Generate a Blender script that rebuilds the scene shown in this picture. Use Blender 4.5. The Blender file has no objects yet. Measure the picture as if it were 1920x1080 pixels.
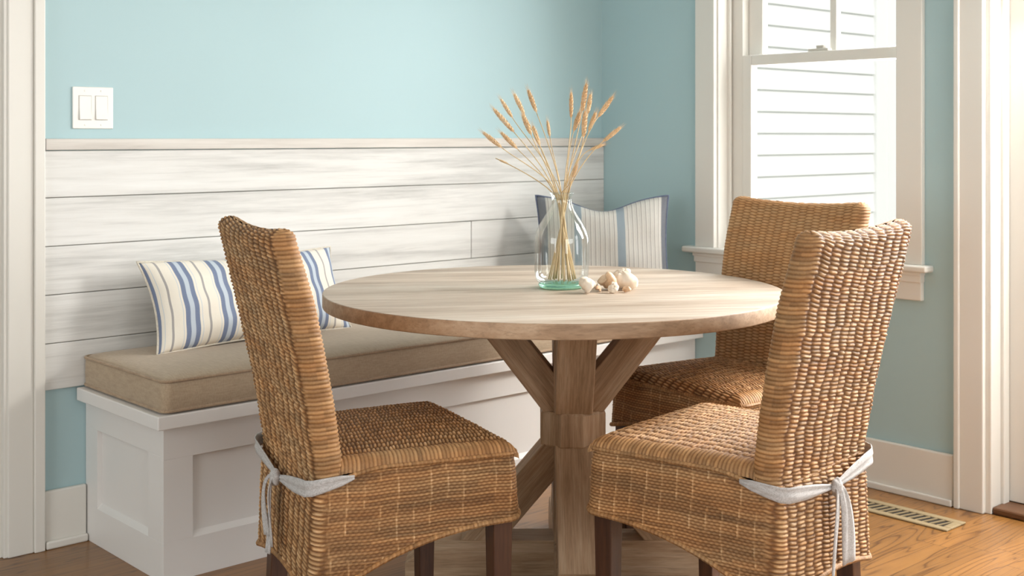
import bpy, bmesh, math, random
import numpy as np
from mathutils import Vector, Matrix

random.seed(7)
np.random.seed(7)
S = bpy.context.scene
COL = S.collection

# ------------------------------------------------------------------ frame of reference
# corner of the two walls is the origin; the panelled wall is y = 0 (room at y < 0),
# the window wall is x = 0 (room at x < 0)
CAM = Vector((-3.5, -3.334, 1.12))
AX = Vector((.7407, -.6719, 0))      # camera right on the floor
BX = Vector((.6719, .7407, 0))       # camera forward on the floor


def rf(r, f, z=0.0):
    p = CAM + AX * r + BX * f
    return Vector((p.x, p.y, z))


# ------------------------------------------------------------------ helpers
def lin(c):
    c = c / 255.0
    return c / 12.92 if c <= .04045 else ((c + .055) / 1.055) ** 2.4


def rgb(r, g, b):
    return (lin(r), lin(g), lin(b), 1.0)


def link(o, parent=None):
    COL.objects.link(o)
    if parent is not None:
        o.parent = parent
    return o


def tag(o, label=None, cat=None, group=None, kind=None):
    if label: o['label'] = label
    if cat: o['category'] = cat
    if group: o['group'] = group
    if kind: o['kind'] = kind
    return o


def empty(name, loc=(0, 0, 0), rz=0.0):
    o = bpy.data.objects.new(name, None)
    o.empty_display_size = .1
    o.location = loc
    o.rotation_euler = (0, 0, rz)
    COL.objects.link(o)
    return o


def mesh_obj(name, bm, mat, parent=None, smooth=False, bevel=0, seg=2, loc=None, rot=None):
    bmesh.ops.recalc_face_normals(bm, faces=bm.faces[:])
    me = bpy.data.meshes.new(name)
    bm.to_mesh(me)
    bm.free()
    if mat: me.materials.append(mat)
    if smooth:
        me.polygons.foreach_set('use_smooth', [True] * len(me.polygons))
    o = bpy.data.objects.new(name, me)
    link(o, parent)
    if loc is not None: o.location = loc
    if rot is not None: o.rotation_euler = rot
    if bevel:
        m = o.modifiers.new('bevel', 'BEVEL')
        m.width = bevel
        m.segments = seg
        m.limit_method = 'ANGLE'
        m.angle_limit = math.radians(35)
        m.harden_normals = False
    return o


def box(bm, x0, x1, y0, y1, z0, z1, rot=None, piv=None):
    vs = [bm.verts.new((x, y, z)) for x in (x0, x1) for y in (y0, y1) for z in (z0, z1)]
    if rot is not None:
        bmesh.ops.transform(bm, matrix=Matrix.Translation(piv) @ rot @ Matrix.Translation(-Vector(piv)), verts=vs)
    a, b, c, d, e, f, g, h = vs
    for q in ((a, b, d, c), (e, g, h, f), (a, e, f, b), (c, d, h, g), (a, c, g, e), (b, f, h, d)):
        bm.faces.new(q)
    return vs


def boxes(name, lst, mat, parent=None, bevel=0, seg=2):
    bm = bmesh.new()
    for b in lst: box(bm, *b)
    return mesh_obj(name, bm, mat, parent, bevel=bevel, seg=seg)


def prism(bm, poly, origin, u, w, half):
    """poly in (a, z); a along u; extruded +-half along w"""
    o = Vector(origin); u = Vector(u); w = Vector(w)
    r0 = [bm.verts.new(o + u * a + Vector((0, 0, z)) - w * half) for a, z in poly]
    r1 = [bm.verts.new(o + u * a + Vector((0, 0, z)) + w * half) for a, z in poly]
    bm.faces.new(r0)
    bm.faces.new(r1[::-1])
    n = len(poly)
    for i in range(n):
        j = (i + 1) % n
        bm.faces.new((r0[i], r1[i], r1[j], r0[j]))


def lathe(bm, prof, seg=48, cx=0, cy=0, close=False):
    rings = []
    for r, z in prof:
        if r < 1e-5:
            rings.append([bm.verts.new((cx, cy, z))])
        else:
            rings.append([bm.verts.new((cx + r * math.cos(2 * math.pi * k / seg), cy + r * math.sin(2 * math.pi * k / seg), z)) for k in range(seg)])
    for a, b in zip(rings, rings[1:]):
        for k in range(seg):
            l = (k + 1) % seg
            if len(a) == 1 and len(b) == 1: continue
            if len(a) == 1: bm.faces.new((a[0], b[k], b[l]))
            elif len(b) == 1: bm.faces.new((a[k], a[l], b[0]))
            else: bm.faces.new((a[k], a[l], b[l], b[k]))


def tube(bm, pts, rad, seg=8, closed=False, cap=True):
    pts = [Vector(p) for p in pts]
    n = len(pts)
    rings = []
    prev = None
    for i, p in enumerate(pts):
        if closed:
            t = pts[(i + 1) % n] - pts[i - 1]
        else:
            t = pts[min(i + 1, n - 1)] - pts[max(i - 1, 0)]
        t.normalize()
        if prev is None:
            up = Vector((0, 0, 1)) if abs(t.z) < .9 else Vector((1, 0, 0))
            s = t.cross(up).normalized()
        else:
            s = (prev - t * prev.dot(t)).normalized()
        prev = s
        b = t.cross(s)
        r = rad[i] if isinstance(rad, (list, tuple)) else rad
        rings.append([bm.verts.new(p + (s * math.cos(2 * math.pi * k / seg) + b * math.sin(2 * math.pi * k / seg)) * r) for k in range(seg)])
    rng = range(n) if closed else range(n - 1)
    for i in rng:
        a, b = rings[i], rings[(i + 1) % n]
        for k in range(seg):
            l = (k + 1) % seg
            bm.faces.new((a[k], a[l], b[l], b[k]))
    if cap and not closed:
        bm.faces.new(rings[0][::-1])
        bm.faces.new(rings[-1])


# ------------------------------------------------------------------ materials
def new_mat(name):
    m = bpy.data.materials.new(name)
    m.use_nodes = True
    nt = m.node_tree
    return m, nt, nt.nodes['Principled BSDF']


def N(nt, t, **kw):
    n = nt.nodes.new(t)
    for k, v in kw.items():
        setattr(n, k, v)
    return n


def ramp(nt, fac, stops):
    r = N(nt, 'ShaderNodeValToRGB')
    e = r.color_ramp.elements
    e[0].position, e[0].color = stops[0]
    e[1].position, e[1].color = stops[-1]
    for p, c in stops[1:-1]:
        x = e.new(p)
        x.color = c
    nt.links.new(fac, r.inputs[0])
    return r.outputs[0]


def coords(nt, scale=(1, 1, 1), rot=(0, 0, 0), kind='Object'):
    tc = N(nt, 'ShaderNodeTexCoord')
    mp = N(nt, 'ShaderNodeMapping')
    mp.inputs['Scale'].default_value = scale
    mp.inputs['Rotation'].default_value = rot
    nt.links.new(tc.outputs[kind], mp.inputs[0])
    return mp.outputs[0]


def noise(nt, vec, scale=5, detail=4, rough=.5, dist=0):
    n = N(nt, 'ShaderNodeTexNoise')
    n.inputs['Scale'].default_value = scale
    n.inputs['Detail'].default_value = detail
    n.inputs['Roughness'].default_value = rough
    n.inputs['Distortion'].default_value = dist
    nt.links.new(vec, n.inputs['Vector'])
    return n.outputs['Fac']


def bump(nt, bsdf, h, strength=.3, dist=.002):
    b = N(nt, 'ShaderNodeBump')
    b.inputs['Strength'].default_value = strength
    b.inputs['Distance'].default_value = dist
    nt.links.new(h, b.inputs['Height'])
    nt.links.new(b.outputs[0], bsdf.inputs['Normal'])


def mix(nt, f, a, b, mode='MIX'):
    m = N(nt, 'ShaderNodeMix', data_type='RGBA', blend_type=mode)
    for sock, v in ((m.inputs[0], f), (m.inputs[6], a), (m.inputs[7], b)):
        if hasattr(v, 'is_output'): nt.links.new(v, sock)
        else: sock.default_value = v
    return m.outputs[2]


def mth(nt, op, a, b=None, c=None):
    m = N(nt, 'ShaderNodeMath', operation=op)
    for i, v in enumerate((a, b, c)):
        if v is None: continue
        if hasattr(v, 'is_output'): nt.links.new(v, m.inputs[i])
        else: m.inputs[i].default_value = v
    return m.outputs[0]


def paint(name, col, rough=.5, b=.05, var=.03):
    m, nt, p = new_mat(name)
    v = coords(nt)
    n = noise(nt, v, 3, 3)
    c2 = tuple(x * (1 - var) for x in col[:3]) + (1,)
    nt.links.new(mix(nt, n, col, c2), p.inputs['Base Color'])
    p.inputs['Roughness'].default_value = rough
    bump(nt, p, noise(nt, v, 350, 2), b, .0006)
    return m


def wood(name, stops, axis=0, fine=60, rough=.6, bstr=.25, bands=None, stretch=14, contrast=(.3, .7), pores=.35):
    """grain runs along the given object axis"""
    m, nt, p = new_mat(name)
    sc = [1.0, 1.0, 1.0]
    sc[axis] = 1.0 / stretch
    v = coords(nt, tuple(sc))
    big = noise(nt, v, max(9, fine / 7), 5, .6, .6)
    fin = noise(nt, v, fine, 6, .65, .2)
    tot = mth(nt, 'ADD', mth(nt, 'MULTIPLY', big, .55), mth(nt, 'MULTIPLY', fin, .45))
    lo, hi = contrast
    st = [(lo + (hi - lo) * q, c) for q, c in stops]
    c = ramp(nt, tot, st)
    v2 = coords(nt, tuple(x * (.4 if i == axis else 1) for i, x in enumerate(sc)))
    por = ramp(nt, noise(nt, v2, fine * 3.2, 3, .6), [(.30, (0, 0, 0, 1)), (.46, (1, 1, 1, 1))])
    dk = mix(nt, 1.0, c, (1 - pores, 1 - pores, 1 - pores * 1.05, 1), 'MULTIPLY')
    c = mix(nt, por, dk, c)
    if bands:
        wdt, off, ax2 = bands
        sep = N(nt, 'ShaderNodeSeparateXYZ')
        nt.links.new(coords(nt), sep.inputs[0])
        q = mth(nt, 'DIVIDE', mth(nt, 'ADD', sep.outputs[ax2], off), wdt)
        wn = N(nt, 'ShaderNodeTexWhiteNoise', noise_dimensions='1D')
        nt.links.new(mth(nt, 'FLOOR', q), wn.inputs['W'])
        tone = mth(nt, 'MULTIPLY_ADD', wn.outputs['Value'], .16, .92)
        cc = N(nt, 'ShaderNodeCombineColor')
        for i in range(3): nt.links.new(tone, cc.inputs[i])
        c = mix(nt, 1.0, c, cc.outputs[0], 'MULTIPLY')
        fr = mth(nt, 'FRACT', q)
        d = mth(nt, 'MINIMUM', fr, mth(nt, 'SUBTRACT', 1.0, fr))
        ln = mth(nt, 'LESS_THAN', d, .0035 / wdt * .25)
        c = mix(nt, mth(nt, 'MULTIPLY', ln, .35), c, (c0 := (.10, .07, .05, 1)))
    nt.links.new(c, p.inputs['Base Color'])
    p.inputs['Roughness'].default_value = rough
    bump(nt, p, fin, bstr, .0012)
    return m


M = {}
M['teal'] = paint('teal_wall_paint', rgb(171, 198, 202), .62, .06)
M['white'] = paint('white_trim_paint', rgb(224, 221, 213), .38, .02, .02)
M['ceil'] = paint('ceiling_paint', rgb(205, 205, 202), .8)
M['bench'] = paint('bench_white_paint', rgb(230, 227, 223), .42, .02, .02)
M['plastic'] = paint('switch_plastic', rgb(236, 234, 228), .3, 0, .01)
M['rock'] = paint('rocker_surround', rgb(196, 192, 184), .5, 0, .01)
M['shiplap'] = wood('whitewashed_shiplap', [(0, rgb(142, 141, 138)), (.32, rgb(196, 195, 191)), (.58, rgb(219, 218, 214)), (1, rgb(230, 230, 227))],
                    0, 40, .6, .18, stretch=16, contrast=(.28, .66), pores=.10)
M['groove'] = paint('groove_shade', rgb(140, 136, 130), .8)
M['cap'] = wood('whitewashed_cap', [(0, rgb(165, 158, 150)), (.5, rgb(203, 197, 189)), (1, rgb(222, 218, 211))], 0, 50, .6, .15, stretch=18, contrast=(.3, .65), pores=.10)
M['tabletop'] = wood('weathered_tabletop', [(0, rgb(146, 122, 100)), (.38, rgb(182, 161, 140)), (.7, rgb(202, 185, 167)), (1, rgb(216, 204, 189))],
                     0, 90, .5, .3, bands=(.115, .03, 1), stretch=14, contrast=(.32, .66), pores=.18)
M['pedestal'] = wood('weathered_pedestal', [(0, rgb(146, 116, 86)), (.5, rgb(184, 153, 121)), (1, rgb(208, 181, 150))],
                     2, 170, .6, .35, stretch=16, contrast=(.32, .66), pores=.30)
M['rim'] = wood('weathered_rim', [(0, rgb(136, 108, 82)), (.5, rgb(176, 146, 117)), (1, rgb(200, 174, 146))],
                 0, 70, .6, .35, stretch=5, contrast=(.3, .7), pores=.22)
M['foot'] = wood('weathered_foot', [(0, rgb(146, 116, 86)), (.5, rgb(184, 153, 121)), (1, rgb(208, 181, 150))],
                 0, 170, .6, .35, stretch=16, contrast=(.32, .66), pores=.30)
M['legs'] = wood('dark_stained_legs', [(0, rgb(45, 25, 14)), (.5, rgb(74, 44, 26)), (1, rgb(98, 62, 38))], 2, 60, .4, .15, stretch=10, pores=.3)


def floor_mat():
    m, nt, p = new_mat('oak_floor')
    W, L = .083, 1.3
    sep = N(nt, 'ShaderNodeSeparateXYZ')
    nt.links.new(coords(nt), sep.inputs[0])
    q = mth(nt, 'DIVIDE', sep.outputs[1], W)
    row = mth(nt, 'FLOOR', q)
    wn = N(nt, 'ShaderNodeTexWhiteNoise', noise_dimensions='1D')
    nt.links.new(row, wn.inputs['W'])
    xs = mth(nt, 'ADD', mth(nt, 'DIVIDE', sep.outputs[0], L), mth(nt, 'MULTIPLY', wn.outputs['Value'], 7.3))
    col = mth(nt, 'FLOOR', xs)
    w2 = N(nt, 'ShaderNodeTexWhiteNoise', noise_dimensions='2D')
    cb = N(nt, 'ShaderNodeCombineXYZ')
    nt.links.new(row, cb.inputs[0]); nt.links.new(col, cb.inputs[1])
    nt.links.new(cb.outputs[0], w2.inputs['Vector'])
    # cathedral grain: wave distorted, offset per board
    off = mth(nt, 'MULTIPLY', w2.outputs['Value'], 31)
    cv = N(nt, 'ShaderNodeCombineXYZ')
    nt.links.new(mth(nt, 'ADD', mth(nt, 'MULTIPLY', sep.outputs[0], .55), off), cv.inputs[0])
    nt.links.new(mth(nt, 'ADD', mth(nt, 'MULTIPLY', sep.outputs[1], 6.5), off), cv.inputs[1])
    g = noise(nt, cv.outputs[0], 1.6, 2, .5, .4)
    rings = mth(nt, 'FRACT', mth(nt, 'MULTIPLY', g, 17))
    rg = ramp(nt, rings, [(0, (0, 0, 0, 1)), (.12, (.75, .75, .75, 1)), (.6, (1, 1, 1, 1)), (.88, (.8, .8, .8, 1)), (1, (0, 0, 0, 1))])
    cv2 = N(nt, 'ShaderNodeCombineXYZ')
    nt.links.new(mth(nt, 'MULTIPLY', sep.outputs[0], 3), cv2.inputs[0])
    nt.links.new(mth(nt, 'MULTIPLY', sep.outputs[1], 90), cv2.inputs[1])
    nt.links.new(off, cv2.inputs[2])
    f2 = noise(nt, cv2.outputs[0], 2.5, 5, .6)
    a = mix(nt, rg, rgb(84, 53, 24), rgb(156, 110, 58))
    b = mix(nt, mth(nt, 'MULTIPLY', f2, .6), a, rgb(112, 73, 34))
    tone = mth(nt, 'MULTIPLY_ADD', w2.outputs['Value'], .26, .84)
    cc = N(nt, 'ShaderNodeCombineColor')
    for i in range(3): nt.links.new(tone, cc.inputs[i])
    c = mix(nt, 1.0, b, cc.outputs[0], 'MULTIPLY')
    fr = mth(nt, 'FRACT', q)
    d = mth(nt, 'MINIMUM', fr, mth(nt, 'SUBTRACT', 1.0, fr))
    e1 = mth(nt, 'LESS_THAN', d, .012)
    fx = mth(nt, 'FRACT', xs)
    d2 = mth(nt, 'MINIMUM', fx, mth(nt, 'SUBTRACT', 1.0, fx))
    e2 = mth(nt, 'LESS_THAN', d2, .0009)
    e = mth(nt, 'MULTIPLY', mth(nt, 'MAXIMUM', e1, e2), .6)
    c = mix(nt, e, c, rgb(70, 42, 22))
    nt.links.new(c, p.inputs['Base Color'])
    p.inputs['Roughness'].default_value = .30
    p.inputs['Coat Weight'].default_value = .08
    p.inputs['Coat Roughness'].default_value = .28
    bump(nt, p, f2, .08, .0008)
    return m


M['floor'] = floor_mat()


def wicker_mat():
    m, nt, p = new_mat('seagrass_weave')
    h = N(nt, 'ShaderNodeAttribute', attribute_name='weave')
    t = N(nt, 'ShaderNodeAttribute', attribute_name='tone')
    v = coords(nt)
    n1 = noise(nt, v, 14, 3)
    n2 = noise(nt, v, 260, 3, .7)
    n3 = noise(nt, coords(nt, (1, 1, 5)), 5, 3)
    c = ramp(nt, h.outputs['Fac'], [(0, rgb(84, 54, 31)), (.35, rgb(134, 95, 58)), (.7, rgb(192, 152, 106)), (1, rgb(226, 194, 154))])  # gap shade put into the colour: darker where the weave is low
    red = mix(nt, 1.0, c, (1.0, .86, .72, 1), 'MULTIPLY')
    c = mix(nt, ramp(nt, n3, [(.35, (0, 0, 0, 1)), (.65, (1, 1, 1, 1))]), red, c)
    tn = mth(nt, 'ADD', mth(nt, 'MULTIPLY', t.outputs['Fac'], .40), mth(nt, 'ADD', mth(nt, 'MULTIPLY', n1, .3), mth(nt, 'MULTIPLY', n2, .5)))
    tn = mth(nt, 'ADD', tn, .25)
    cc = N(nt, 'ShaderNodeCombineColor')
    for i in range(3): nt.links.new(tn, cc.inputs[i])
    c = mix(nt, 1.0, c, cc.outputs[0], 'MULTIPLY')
    nt.links.new(c, p.inputs['Base Color'])
    p.inputs['Roughness'].default_value = .62
    p.inputs['Specular IOR Level'].default_value = .35
    bump(nt, p, n2, .35, .0008)
    return m


M['wicker'] = wicker_mat()


def fabric(name, col, col2, scale=420, rough=.9, slub=.3):
    m, nt, p = new_mat(name)
    v = coords(nt)
    a = noise(nt, coords(nt, (1, .08, .3)), scale, 2)
    b = noise(nt, coords(nt, (.08, 1, 1)), scale, 2)
    w = mth(nt, 'MULTIPLY', mth(nt, 'ADD', a, b), .5)
    c = ramp(nt, w, [(.35, col2), (.62, col)])
    nt.links.new(c, p.inputs['Base Color'])
    p.inputs['Roughness'].default_value = rough
    p.inputs['Sheen Weight'].default_value = .2
    bump(nt, p, w, slub, .001)
    return m


M['linen'] = fabric('khaki_linen', rgb(180, 160, 134), rgb(164, 143, 118))
M['piping'] = fabric('khaki_piping', rgb(176, 152, 124), rgb(146, 122, 98))
M['ribbon'] = fabric('grey_linen_ribbon', rgb(200, 196, 194), rgb(160, 155, 150), 700)


def stripes(name, period, stops, base, ends=None, axis=0, off=0.0):
    """stops: list of (start, end, colour) as fractions of the period"""
    m, nt, p = new_mat(name)
    uv = N(nt, 'ShaderNodeUVMap')
    sep = N(nt, 'ShaderNodeSeparateXYZ')
    nt.links.new(uv.outputs[0], sep.inputs[0])
    x = sep.outputs[0]
    fr = mth(nt, 'FRACT', mth(nt, 'DIVIDE', mth(nt, 'ADD', x, off), period))
    c = base
    for s, e, k in stops:
        msk = mth(nt, 'MULTIPLY', mth(nt, 'GREATER_THAN', fr, s), mth(nt, 'LESS_THAN', fr, e))
        c = mix(nt, msk, c, k)
    if ends:
        for s, e, k in ends:
            msk = mth(nt, 'MULTIPLY', mth(nt, 'GREATER_THAN', x, s), mth(nt, 'LESS_THAN', x, e))
            c = mix(nt, msk, c, k)
    v = coords(nt)
    n = noise(nt, v, 500, 2)
    c = mix(nt, mth(nt, 'MULTIPLY', n, .25), c, rgb(200, 196, 188))
    nt.links.new(c, p.inputs['Base Color'])
    p.inputs['Roughness'].default_value = .9
    bump(nt, p, n, .25, .001)
    return m


cream, blue, lblue, grey = rgb(236, 229, 214), rgb(98, 116, 150), rgb(190, 202, 214), rgb(158, 154, 152)
M['stripeL'] = stripes('blue_striped_cotton', .111, [(.0, .125, blue), (.125, .25, lblue), (.25, .375, blue), (.62, .68, grey), (.44, .455, lblue), (.93, .945, lblue)], cream, off=.144)
M['stripeR'] = stripes('grey_ticking_cotton', .0165, [(.0, .22, rgb(134, 131, 127)), (.42, .54, rgb(166, 163, 157)), (.72, .80, rgb(112, 112, 114))], rgb(198, 195, 186),
                       ends=[(-.5, -.205, rgb(92, 98, 108)), (-.105, -.078, rgb(116, 132, 142)), (.045, .073, rgb(116, 132, 142)), (.212, .5, rgb(72, 78, 90))])
M['navy'] = fabric('navy_edge', rgb(96, 106, 130), rgb(70, 80, 104))


def glass_mat(name, tint=(1, 1, 1, 1), lo=.04, hi=.55, rough=.02):
    m, nt, p = new_mat(name)
    nt.nodes.remove(p)
    out = nt.nodes['Material Output']
    tr = N(nt, 'ShaderNodeBsdfTransparent'); tr.inputs[0].default_value = tint
    gl = N(nt, 'ShaderNodeBsdfGlossy'); gl.inputs['Roughness'].default_value = rough
    lw = N(nt, 'ShaderNodeLayerWeight'); lw.inputs[0].default_value = .25
    mr = N(nt, 'ShaderNodeMapRange')
    mr.inputs['To Min'].default_value = lo; mr.inputs['To Max'].default_value = hi
    nt.links.new(lw.outputs['Fresnel'], mr.inputs[0])
    mx = N(nt, 'ShaderNodeMixShader')
    nt.links.new(mr.outputs[0], mx.inputs[0])
    nt.links.new(tr.outputs[0], mx.inputs[1]); nt.links.new(gl.outputs[0], mx.inputs[2])
    nt.links.new(mx.outputs[0], out.inputs[0])
    return m


M['pane'] = glass_mat('window_glass', (1, 1, 1, 1), .0, .35)
M['vase'] = glass_mat('clear_vase_glass', (.97, .99, .98, 1), .06, .5)
m, nt, p = new_mat('green_glass_base')
p.inputs['Base Color'].default_value = (.45, .86, .68, 1)
p.inputs['Transmission Weight'].default_value = .85
p.inputs['Roughness'].default_value = .08
p.inputs['IOR'].default_value = 1.3
M['vase_base'] = m
M['stem'] = wood('dry_straw', [(0, rgb(178, 150, 108)), (1, rgb(222, 200, 158))], 2, 80, .7, .1)
M['head'] = wood('dry_seed_head', [(0, rgb(190, 152, 110)), (.5, rgb(220, 188, 146)), (1, rgb(240, 218, 184))], 2, 120, .85, .3, stretch=3)
M['shell'] = wood('pale_shell', [(0, rgb(206, 178, 148)), (.5, rgb(238, 224, 206)), (1, rgb(250, 245, 236))], 2, 40, .4, .3, stretch=1.5, pores=.08)
M['shell2'] = wood('tan_shell', [(0, rgb(176, 130, 92)), (.5, rgb(222, 190, 156)), (1, rgb(240, 222, 200))], 2, 60, .45, .4, stretch=1.5, pores=.12)
M['vent'] = paint('vent_enamel', rgb(150, 133, 102), .4, 0, .02)
M['dark'] = paint('vent_dark_sheet', rgb(34, 28, 22), .9)  # near-black paint standing in for the unlit duct
M['thresh'] = wood('dark_threshold', [(0, rgb(70, 44, 26)), (1, rgb(110, 74, 46))], 1, 60, .4, .15)
M['metal'] = paint('sash_lock_metal', rgb(200, 196, 186), .3, 0)
M['siding'] = paint('white_siding', rgb(236, 236, 234), .6)
M['leafy'] = paint('hedge_green', rgb(150, 165, 90), .8, 0, .4)
M['grass'] = paint('lawn_green', rgb(150, 150, 130), .9, 0, .3)

# ------------------------------------------------------------------ the room
XW, YS, ZC = -5.6, -6.2, 2.55


def struct(o, label=None, cat=None):
    o['kind'] = 'structure'
    if label: o['label'] = label
    if cat: o['category'] = cat
    return o


struct(boxes('floor', [(XW, .02, YS, .0, -.06, 0.0), (-3.4, -2.2, .02, 1.4, -.06, 0)], M['floor']), 'honey oak strip floor under the table and chairs', 'floor')
struct(boxes('ceiling', [(XW - .1, .15, YS - .1, 1.4, ZC, ZC + .1)], M['ceil']), 'white ceiling above the dining nook', 'ceiling')
# panelled wall, with a cased opening at its left end
struct(boxes('wall_back', [(-2.31, .0, 0, .13, 0, ZC), (XW, -3.25, 0, .13, 0, ZC), (-3.25, -2.31, 0, .13, 2.1, ZC)], M['teal']),
       'pale teal painted wall behind the bench', 'wall')
struct(boxes('wall_hall', [(-3.4, -2.2, 1.3, 1.4, 0, ZC), (-3.4, -3.3, .13, 1.3, 0, ZC), (-2.3, -2.2, .13, 1.3, 0, ZC)], M['white']),
       'white hall wall beyond the opening at the far left', 'wall')
# window wall (x = 0 ... .15)
WY0, WY1, WZ0, WZ1 = -.575, -1.284, .72, 2.12      # window opening
DY0, DY1, DZ = -1.575, -2.50, 2.1                 # door opening
E1, E2, EZ0 = -3.3, -4.9, .5                      # added window opening out of view, for fill light
struct(boxes('wall_right', [
    (0, .15, WY0, .13, 0, ZC), (0, .15, WY1, WY0, 0, WZ0), (0, .15, WY1, WY0, WZ1, ZC),
    (0, .15, DY0, WY1, 0, ZC), (0, .15, DY1, DY0, DZ, ZC), (0, .15, E1, DY1, 0, ZC),
    (0, .15, E2, E1, 0, EZ0), (0, .15, E2, E1, 2.1, ZC), (0, .15, YS, E2, 0, ZC)], M['teal']),
    'teal painted wall holding the window', 'wall')
struct(boxes('wall_front', [(XW, -4.2, YS - .1, YS, 0, ZC), (-.9, .15, YS - .1, YS, 0, ZC), (-4.2, -.9, YS - .1, YS, 2.15, ZC), (-4.2, -.9, YS - .1, YS, 0, .4)], M['ceil']),
       'wall behind the photographer with an added wide opening for fill light', 'wall')
struct(boxes('wall_left', [(XW - .1, XW, YS, -2.85, 0, ZC), (XW - .1, XW, -.95, .13, 0, ZC), (XW - .1, XW, -2.85, -.95, 0, .6), (XW - .1, XW, -2.85, -.95, 2.12, ZC)], M['ceil']), 'far side wall of the open room with an added opening for fill light', 'wall')
w4 = struct(empty('added_window_4', (0, 0, 0)), 'added window in the unseen far side wall, for fill light', 'window')  # unseen window added to go with the left fill lamp
boxes('frame', [(XW - .1, XW + .02, -2.9, -2.8, .55, 2.17), (XW - .1, XW + .02, -1.0, -.9, .55, 2.17), (XW - .1, XW + .02, -2.8, -1.0, .55, .64), (XW - .1, XW + .02, -2.8, -1.0, 2.08, 2.17)], M['white'], w4)

# baseboards with a small shoe moulding
def baseboard(name, x0, x1, y0, y1, face, label):
    e = []
    if face == 'y':
        e = [(x0, x1, -.016, 0, 0, .156), (x0, x1, -.028, -.016, 0, .022)]
    else:
        e = [(-.016, 0, y0, y1, 0, .156), (-.028, -.016, y0, y1, 0, .022)]
    o = boxes(name, e, M['white'], bevel=.005, seg=3)
    return struct(o, label, 'baseboard')


baseboard('baseboard_back', -2.2, -2.083, 0, 0, 'y', 'short white baseboard between the door casing and the bench')
baseboard('baseboard_right', 0, 0, -1.478, -.473, 'x', 'white baseboard under the window')

# shiplap
planks = []
zs = [.430, .556, .688, .8205, .953, 1.082]
for i in range(5):
    z0, z1 = zs[i] + (.0 if i == 0 else .0011), zs[i + 1] - .0011
    if i == 2:
        segs = [(-2.203, -.683), (-.680, -.001)]
    else:
        segs = [(-2.203, -.001)]
    for a, b in segs:
        planks.append((a, b, -.013, -.003, z0, z1))
tr = boxes('trim_1', planks, M['shiplap'], bevel=.0015, seg=1)
struct(tr, 'whitewashed grey shiplap boards on the lower teal wall', 'paneling')
boxes('backing', [(-2.202, -.002, -.004, 0, .431, 1.08)], M['groove'], tr)
boxes('cap_rail', [(-2.205, -.001, -.024, 0, 1.083, 1.114)], M['cap'], tr, bevel=.002)
boxes('cap_end', [(-2.2055, -2.199, -.0245, 0, 1.082, 1.1145)], M['groove'], tr)

# cased opening at the left
d2 = struct(empty('door_2', (0, 0, 0)), 'white cased opening at the far left edge', 'door')
boxes('casing', [(-2.3, -2.232, -.022, 0, 0, 2.2), (-2.232, -2.203, -.030, 0, 0, 2.2), (-2.31, -2.296, -.017, 0, 0, 2.2)], M['white'], d2, bevel=.003)
boxes('jamb', [(-2.322, -2.309, -.004, .14, 0, 2.1)], M['white'], d2, bevel=.002)

# door at the right
d1 = struct(empty('door_1', (0, 0, 0)), 'white exterior door and casing at the right edge', 'door')
boxes('casing', [(-.021, 0, -1.575, -1.483, 0, 2.2), (-.028, -.002, -1.502, -1.484, 0, 2.2), (-.021, 0, -2.6, -2.505, 0, 2.2), (-.021, 0, -2.6, -1.483, 2.105, 2.2)], M['white'], d1, bevel=.004, seg=3)
boxes('jamb', [(-.004, .15, -1.592, -1.570, 0, 2.1), (-.004, .15, -2.51, -2.49, 0, 2.1), (.055, .09, -1.603, -1.59, .02, 2.1)], M['white'], d1, bevel=.003)
boxes('threshold', [(-.0, .15, -2.49, -1.592, 0.001, .022)], M['thresh'], d1, bevel=.006)
boxes('door_slab', [(.092, .134, -1.76, -1.594, .024, 2.09), (.092, .134, -2.488, -2.32, .024, 2.09), (.092, .134, -2.32, -1.76, .024, .3), (.092, .134, -2.32, -1.76, 1.93, 2.09)], M['white'], d1, bevel=.003)
boxes('glass_pane', [(.11, .114, -2.32, -1.76, .3, 1.93)], M['pane'], d1)

# window
w = struct(empty('window_1', (0, 0, 0)), 'white double hung window above the rear wicker chair', 'window')
boxes('casing', [(-.021, 0, -.570, -.484, .722, 2.25), (-.021, 0, -1.378, -1.289, .722, 2.25), (-.021, 0, -1.378, -.484, 2.12, 2.25)], M['white'], w, bevel=.003)
boxes('stool', [(-.048, .03, -1.405, -.442, .702, .723)], M['white'], w, bevel=.006, seg=3)
boxes('apron', [(-.02, 0, -1.375, -.485, .612, .702), (-.027, 0, -1.377, -.483, .668, .702), (-.033, 0, -1.379, -.481, .690, .702)], M['white'], w, bevel=.003)
boxes('jamb', [(-.002, .15, WY0 - .001, WY0 + .012, .72, 2.12), (-.002, .15, WY1 - .012, WY1 + .001, .72, 2.12), (.0, .16, WY1, WY0, 2.10, 2.13), (.03, .17, WY1, WY0, .70, .722)], M['white'], w)
boxes('stop', [(.048, .060, WY0 - .014, WY0, .72, 2.1), (.048, .060, WY1, WY1 + .014, .72, 2.1), (.092, .099, WY0 - .018, WY0, .72, 2.1), (.092, .099, WY1, WY1 + .018, .72, 2.1)], M['white'], w, bevel=.002)
gy0, gy1 = WY0 - .057, WY1 + .002
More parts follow.
